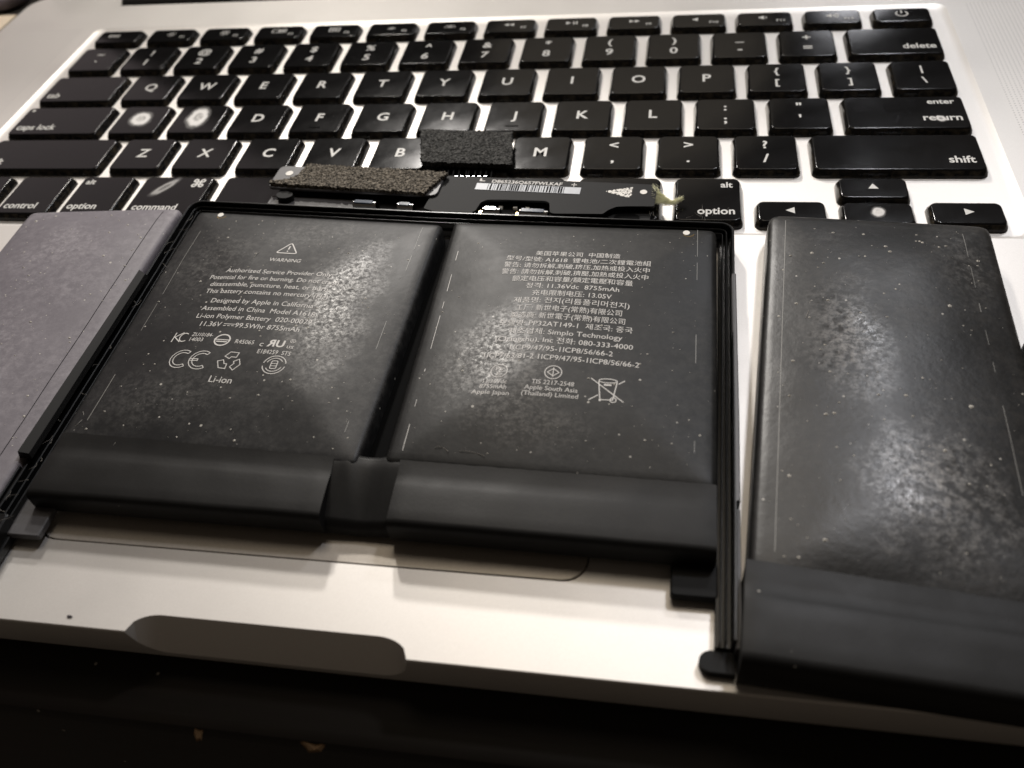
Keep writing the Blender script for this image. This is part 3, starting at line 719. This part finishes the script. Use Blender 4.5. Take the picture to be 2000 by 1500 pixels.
# ---- moulded frame rails: nested walls swept along the pack
def sweep(path, prof, closed_ends=True):
    P = [Vector(p) for p in path]; mb = MB(); rs = []
    for i, p in enumerate(P):
        d1 = (p - P[i - 1]).normalized() if i else (P[1] - p).normalized(); d2 = (P[i + 1] - p).normalized() if i < len(P) - 1 else d1
        t = (d1 + d2).normalized(); nn = Vector((-t.y, t.x)); k = 1 / max(.5, nn.dot(Vector((-d1.y, d1.x))))
        rs.append([(p.x + nn.x * o * k, p.y + nn.y * o * k, z) for o, z in prof])
    mb.rings(rs, True, True); return mb
def arcp(cx, cy, rr, a0, a1, n=6): return [(cx + rr * math.cos(R(a0 + (a1 - a0) * i / n)), cy + rr * math.sin(R(a0 + (a1 - a0) * i / n))) for i in range(n + 1)]
path = [(-56.9, -172), (-56.8, -150), (-56.8, -110), (-57.2, -67.6)] + arcp(-54.2, -67.4, 3.0, 178, 92) + [(-40, -65.2), (8, -68.2), (40, -69.6)] + arcp(73.6, -73.6, 2.6, 88, 3) + [(75.6, -110), (74.9, -150), (74.4, -170)]
def wall(o0, o1, z0, z1, b=.15): return [(o0, z0), (o1, z0), (o1, z1 - b), (o1 - b, z1), (o0 + b, z1), (o0, z1 - b)]
sweep(path, wall(-.1, .45, 0.9, 5.6)).build('frame', 'frame_black', bat, 40)
sweep(path, wall(-1.3, -.98, 0.9, 4.9)).build('frame_inner_wall', 'frame_black', bat, 40)
sweep(path, wall(-2.1, -1.85, 0.9, 4.3)).build('frame_inner_wall', 'frame_black', bat, 40)
sweep(path, wall(-2.7, -.2, 0.8, 2.4)).build('frame_floor', 'frame_black', bat, 40)
# raised wedge strip on the left rail, thin bar, feet and tabs on both sides
mb = MB(); mb.add([(-57.6, -94, 6.4), (-55.4, -94, 6.4), (-55.6, -146.5, 6.4), (-58.3, -146.5, 6.4), (-56.9, -94, 8.3), (-55.5, -94.6, 7.6), (-55.8, -146.2, 7.6), (-57.6, -146.5, 8.4)], [[0, 1, 5, 4], [1, 2, 6, 5], [2, 3, 7, 6], [3, 0, 4, 7], [4, 5, 6, 7], [3, 2, 1, 0]])
mb.build('edge_strip', 'plate_black', bat)
sweep([(76.3, -88), (75.9, -128), (75.6, -145.2)], wall(-.55, .35, 1.0, 5.6)).build('side_bar', 'plate_grey', bat, 40)
sweep([(75.6, -146.4), (75.4, -160), (75.2, -171)], wall(-.55, .35, 1.0, 4.8)).build('side_bar', 'plate_grey', bat, 40)
sweep([(-58.0, -148), (-57.9, -172)], wall(-.4, .4, 1.0, 6.0)).build('side_bar', 'frame_black', bat, 40)
MB().prism([(71.4, -170.3)] + [(71.4 - 2.0 * math.cos(R(a)), -172.0 + 1.7 * math.sin(R(a))) for a in range(80, -81, -20)] + [(74.8, -173.8), (74.8, -170.4)], .05, 1.9).build('foot', 'plate_black', bat)
MB().prism([(-57.8, -172.5), (-53, -172.5), (-52, -173.5), (-53, -175), (-57.8, -175)], .05, 1.9).build('foot', 'plate_black', bat)
MB().box(64.9, 72.4, -162.0, -155.6, 1.2, 2.6, .25, .7).build('tab', 'plate_black', bat)
MB().box(-55.4, -48.3, -161.0, -152.0, 1.6, 2.9, .2, .3).build('tab', 'plate_grey', bat)
MB().box(-58.3, -54.6, -173, -158, .4, 5.2, .3, .5).build('end_block', 'frame_black', bat)
# white rivets on the cells
for cell, x, y, o in ((CL, -45.8, -72.0, oCL), (CR, 66.2, -76.9, oCR)):
    z = cell.surf(x, y); MB().prism(circ(x, y, .75, 18), z - .4, z + .12).build('rivet', 'rivet_white', o, 40)
    rg = MB().ribbon(circ(x + .5, y - .35, 1.15, 16, 200, 350), .12, 0); rg.xf(lambda a, b, c: (a, b, cell.surf(a, b) + .05)); rg.build('rivet_ring', 'gold', o, fix=False)

# ---- circuit board with its cover, behind the centre cells (local: s along, t back)
A = R(-3.9); B0 = Vector((-38.6, -49.2))
def loc(x, y, z): return (B0.x + x * math.cos(A) - y * math.sin(A), B0.y + x * math.sin(A) + y * math.cos(A), z)
def lb(mb, name, mat, parent, smooth=False): mb.xf(loc); return mb.build(name, mat, parent, smooth)
board = lb(MB().box(1.5, 97.5, -15.0, -1.0, 1.7, 2.7, .1, .6), 'circuit_board', 'plate_black', bat)
# right-hand cover: plate with two slots along the front and an oval hole
pl_ = [(44.5, 0), (43.4, -13.6), (46.5, -14.6), (55.6, -14.2), (56.4, -13.4), (56.9, -10.2), (58.2, -9.0), (62, -8.7), (72.4, -8.3), (73.6, -9.0), (74.3, -12.6), (75.2, -13.0), (86.8, -12.2), (87.8, -10.6), (89.6, -9.2), (92.5, -8.8), (98.2, -8.4), (98.2, 0)]
mb = MB(); mb.prism(rounded_poly(pl_, .5), 4.4, 5.0); mb.box(44.6, 98.1, -.7, -.05, 2.6, 4.38)
lb(mb, 'cover_plate', 'plate_black', board, 30)
lb(MB().box(87.6, 97.6, -13.2, -8.4, 2.7, 3.3, .1, .4), 'recess_plate', 'plate_black', board)
lb(MB().prism(circ(92.2, -10.9, 3.0, 20, 0, 360, 1.7), 3.3, 3.36), 'oval_hole', 'gap_black', board)
# left cover under the foam, with rounded corner and stand-off
mb = MB(); mb.box(.2, 45.5, -9.2, 0.4, 5.0, 5.6, .12, 1.6); lb(mb, 'foam_carrier', 'plate_grey', board, 30)
lb(MB().prism(circ(5.6, -11.0, 2.2, 16, 0, 360, 1.5), 2.7, 5.0), 'stand_off', 'plate_black', board, 40)
lb(MB().box(1.0, 27.5, -14.6, -9.6, 2.75, 3.35, .12, .5), 'side_plate', 'plate_grey', board)
def foam(name, poly, z0, z1, mat, parent, step=.30, amp=.22, local=True):
    """torn open-cell foam: a fine grid with ragged heights and edges"""
    xs = [p[0] for p in poly]; ys = [p[1] for p in poly]; mb = MB(); idx = {}
    def inside(x, y):
        c = False
        for i in range(len(poly)):
            (x1, y1), (x2, y2) = poly[i - 1], poly[i]
            if (y1 > y) != (y2 > y) and x < (x2 - x1) * (y - y1) / (y2 - y1) + x1: c = not c
        return c
    nx, ny = int((max(xs) - min(xs)) / step), int((max(ys) - min(ys)) / step); cells = set()
    for i in range(nx + 1):
        for j in range(ny + 1):
            x, y = min(xs) + i * step, min(ys) + j * step
            jx = noise.noise((x * .9, y * .9, 5.1)) * .3
            if inside(x + jx, y + jx): cells.add((i, j))
    def vid(i, j, top):
        k = (i, j, top)
        if k not in idx:
            x, y = min(xs) + i * step, min(ys) + j * step
            z = (z1 + random.uniform(-amp, amp) * .7 + noise.noise((x * .5, y * .5, 1)) * amp) if top else z0
            idx[k] = len(mb.v); mb.v.append((x + random.uniform(-.4, .4) * step, y + random.uniform(-.4, .4) * step, z))
        return idx[k]
    for i, j in cells:
        mb.f.append([vid(i, j, 1), vid(i + 1, j, 1), vid(i + 1, j + 1, 1), vid(i, j + 1, 1)])
        for (a, b, di, dj) in (((i, j), (i + 1, j), 0, -1), ((i + 1, j), (i + 1, j + 1), 1, 0), ((i + 1, j + 1), (i, j + 1), 0, 1), ((i, j + 1), (i, j), -1, 0)):
            if (i + di, j + dj) not in cells: mb.f.append([vid(*a, 1), vid(*a, 0), vid(*b, 0), vid(*b, 1)])
    if local: mb.xf(loc)
    return mb.build(name, mat, parent)
foam('foam_strip', [(7.6, .3), (46.5, -.6), (45.0, -3.0), (42.5, -9.6), (30, -9.2), (0.4, -8.6), (0.6, -7.4), (5.0, -6.6), (7.0, -4.2)], 5.55, 6.5, 'foam_grey', board)
lb(MB().prism(circ(3.9, -2.9, 1.0, 18), 5.55, 5.72), 'rivet', 'rivet_white', board, 40)
lb(MB().prism(circ(95.2, -3.2, .85, 18), 4.95, 5.12), 'rivet', 'rivet_white', board, 40)
# nickel weld tabs and chips in the slots
for x, wd, mt in ((24.8, 6.0, 'nickel'), (36.4, 4.0, 'nickel'), (58.0, 4.2, 'nickel'), (67.0, 6.8, 'nickel')):
    mb = MB(); n = 9; y0 = -10.9
    prof = [(y0 - 3.6 * i / (n - 1), 2.9 + 2.3 * math.sin(math.pi * min(1, i / (n - 1) * 1.15))) for i in range(n)]
    vs = [(x, y, z) for y, z in prof] + [(x + wd, y, z) for y, z in prof] + [(x, y, z - .3) for y, z in prof] + [(x + wd, y, z - .3) for y, z in prof]
    mb.add(vs, [[i, i + 1, n + i + 1, n + i] for i in range(n - 1)] + [[2 * n + i, 3 * n + i, 3 * n + i + 1, 2 * n + i + 1] for i in range(n - 1)] + [[i, 2 * n + i, 2 * n + i + 1, i + 1] for i in range(n - 1)] + [[n + i, n + i + 1, 3 * n + i + 1, 3 * n + i] for i in range(n - 1)])
    t_ = lb(mb, 'weld_tab', mt, board, 60)
    mb = MB(); mb.box(x + .35, x + wd - .9, y0 - 2.2, y0 - .9, 5.0, 5.26, .1, .15); lb(mb, 'tab_insulation', 'chip_navy', t_)
for x in (57.1, 66.1): lb(MB().box(x, x + .9, -14.2, -12.6, 3.0, 4.6, .15, .2), 'gold_pad', 'gold', board)
for x in (31.6, 63.9): lb(MB().box(x, x + 3.6, -14.4, -12.7, 2.7, 3.5, .1, .2), 'contact_block', 'plate_grey', board)
for x in (61.0, 64.6, 67.6): lb(MB().box(x, x + 1.0, -9.6, -8.9, 2.7, 3.4, .05, .1), 'component', 'rivet_white', board)
# barcode label
lab = lb(MB().box(54.2, 80.2, -5.2, -.5, 5.0, 5.06), 'barcode_label', 'plate_black', board)
lb(MB().flat([(54.2, -5.2), (80.2, -5.2), (80.2, -2.6), (54.2, -2.6)], 5.10), 'label_band', 'label_grey', lab)
mb = MB(); x = 57.2
while x < 76.2:
    wd = random.choice((.14, .14, .28, .42)); mb.flat([(x, -5.1), (x + wd, -5.1), (x + wd, -2.7), (x, -2.7)], 5.13); x += wd + random.choice((.16, .16, .3, .42))
lb(mb, 'barcode', 'gap_black', lab)
mb = MB(); text(mb, 'D865236Q657FWLKAF', 66.6, -1.55, 1.75, 17.6, 5.1, bold=.02); mb.ribbon([(77.6, -1.6), (79.0, -1.6)], .25, 5.1); mb.ribbon([(78.3, -.9), (78.3, -2.3)], .25, 5.1)
mb.flat([(54.6, -.6), (55.0, -.6), (55.2, -1.5), (56.0, -1.5), (56.0, -1.8), (54.6, -1.8)], 5.1); lb(mb, 'serial_number', 'print_grey', lab)
# torn white sticker remnant: a speckled triangle
mb = MB()
for _ in range(420):
    x = random.uniform(86, 92.4); k = (x - 86) / 6.4
    if random.random() > k * 1.6: continue
    y = -3.6 + random.uniform(-1, 1) * 2.1 * k; q = random.uniform(.08, .3)
    mb.flat([(x, y - q), (x + q, y), (x, y + q), (x - q, y)], 5.06 + random.uniform(0, .03))
tag(lb(mb, 'sticker_remnant', 'rivet_white', board), kind='stuff')
# flat cable of parallel wires up to the foam-backed plug
plug = foam('plug_foam', [(-4.9, -30.6), (20.4, -32.3), (22.5, -47.0), (-1.5, -45.6)], 3.2, 4.6, 'foam_dark', bat, .32, .2, False)
MB().prism([(-5.0, -30.1), (20.6, -31.8), (20.6, -32.5), (-5.1, -30.8)], 1.6, 4.5).build('plug_edge', 'plate_black', plug)
MB().prism([(-4.4, -31.2), (19.8, -32.8), (21.8, -46.0), (-1.0, -44.6)], 1.55, 3.3).build('plug_body', 'plate_black', plug)
for i in range(10):
    x = 5.0 + i * 1.42 + (.5 if i in (4, 5) else 0) * (1 if i == 4 else -.6)
    mb = MB(); mb.tube([(x - .7, -45.5, 2.6), (x - .3, -47.8, 3.0), (x + .15, -51.6, 3.7), (x + .3, -53.2, 3.9), (x + .4, -55.6, 3.6)], .26, 6); mb.build('wire', 'gap_black', plug, True)
mb = MB()
for i in range(8): mb.flat([(5.6 + i * 1.5, -50.95), (6.3 + i * 1.5, -51.0), (6.3 + i * 1.5, -51.15), (5.6 + i * 1.5, -51.1)], 4.02)
mb.build('wire_clips', 'nickel', plug, fix=False)

# ---- loose dust and lint on the pack
def dust(cell, parent, n, s0, s1, seed):
    rnd = random.Random(seed); mb = MB()
    for _ in range(n):
        u, v = rnd.uniform(.05, .95), rnd.uniform(.04, .97); p = cell.P(u, v); z = cell.surf(p.x, p.y)
        q = s0 + (s1 - s0) * rnd.random() ** 4; e = rnd.uniform(.5, 1.0); a = rnd.uniform(0, 3.1)
        pts = [(p.x + q * math.cos(a + k) , p.y + q * e * math.sin(a + k)) for k in (0, 1.4, 2.5, 3.6, 5.0)]
        k0 = len(mb.v); mb.add([(x, y, z + .02) for x, y in pts] + [(p.x, p.y, z + q * .6)], [[i, (i + 1) % 5, 5] for i in range(5)])
    return tag(mb.build('dust_specks', 'dust_white', parent, fix=False), kind='stuff')
dust(CL, oCL, 260, .05, .34, 1); dust(CR, oCR, 220, .05, .30, 2); dust(CRR, oRR, 240, .05, .45, 3); dust(CLL, oLL, 240, .06, .40, 4)
mb = MB(); rnd = random.Random(5)
def strand(x, y, z, ln, a, curl, rr=.045):
    pts = []
    for i in range(9):
        pts.append((x, y, z + .12 * math.sin(i * .9) + .1)); x += math.cos(a) * ln / 8; y += math.sin(a) * ln / 8; a += curl / 8
    mb.tube(pts, rr, 4)
for x, y, ln, a, c in ((-29.6, -87.6, 6, -1.9, .7), (89, -104, 5, 1.2, .3), (22.5, -139.4, 3, .4, -1.6), (27, -139.8, 5, .1, -.6), (-50, -139, 4, 1.0, 1.4), (-40, -142.8, 2, 1.3, .4)):
    cl = CL if x < 11 else CR if x < 74 else CRR; strand(x, y, cl.surf(x, y), ln, a, c)
for _ in range(26):
    t = rnd.random(); x, y = (-55.8 + rnd.uniform(-.8, 1.6), -70 - 95 * t); strand(x, y, 5.6, rnd.uniform(1, 3.2), rnd.uniform(0, 6.2), rnd.uniform(-2, 2), .03)
for _ in range(14): strand(62 + rnd.uniform(-4, 13), -69.5 + rnd.uniform(-1.5, 1.5), 6.0, rnd.uniform(1, 3), rnd.uniform(.6, 2.4), rnd.uniform(-2, 2), .025)
tag(mb.build('lint_fibres', 'fibre', bat, fix=False), kind='stuff')

# ================================================================== small loose things
def fluff(name, spines, mat, n, label, cat):
    rnd = random.Random(9); mb = MB()
    for spine, rad in spines:
        P = [Vector(p) for p in spine]
        for _ in range(n):
            t = rnd.random() ** .9; k = t * (len(P) - 1); i = min(int(k), len(P) - 2); c = P[i].lerp(P[i + 1], k - i)
            d = ((P[i + 1] - P[i]).normalized() + Vector((rnd.gauss(0, .25), rnd.gauss(0, .25), rnd.gauss(0, .2)))).normalized()
            st = c + Vector((0, rnd.gauss(0, .5), rnd.gauss(0, .4))) * rad * (1.15 - .9 * t)
            ln = rnd.uniform(.5, 1.3); b = Vector((0, rnd.uniform(-.25, .25), rnd.uniform(-.1, .3)))
            mb.tube([tuple(st), tuple(st + d * ln * .5 + b * .3), tuple(st + d * ln + b)], .045, 4)
    return tag(mb.build(name, mat, None, fix=False, org=spines[0][0][0]), label, cat)
fluff('lint_tuft', [([(58.0, -56.6, 4.8), (60.0, -58.6, 3.9), (62.0, -59.7, 3.2)], 1.3), ([(57.8, -60.0, 4.2), (60.5, -60.2, 3.4), (63.0, -60.1, 2.9), (64.8, -58.8, 2.9)], 1.0)], 'yellow_lint', 700, 'tuft of yellow lint on the keys at the right end of the circuit board', 'lint')
mb = MB(); mb.prism([(p[0] + .25 * noise.noise((p[0], p[1], 0)), p[1]) for p in circ(-36.2, -174.2, .5, 10, 0, 360, .22)], .0, .2)
tag(mb.build('crumb', 'dark_crumb', None), 'tiny dark crumb on the front palm rest, left of the thumb notch', 'crumb')
mb = MB(); mb.box(-330, -204.6, -60, 83.5, -12.45, -11.7)
tag(mb.build('card_sheet', 'beige_card', None), 'pale beige card lying on the table beside the laptop', 'card')
mb = MB(); rs = []
for ins, z in ((1, -12.4), (0, -10.5), (0, -7.5), (1.5, -5.6), (4, -5)):
    rs.append([(x + noise.noise((x / 20, y / 20, z)) * 2, y, z) for x, y in rrect(-330 + ins, -208 - ins, 86 + ins, 190 - ins, 10, 6)])
mb.rings(rs, True, True)
tag(mb.build('folded_cloth', 'grey_cloth', None, True), 'blurred dark grey folded cloth behind the laptop corner', 'cloth')
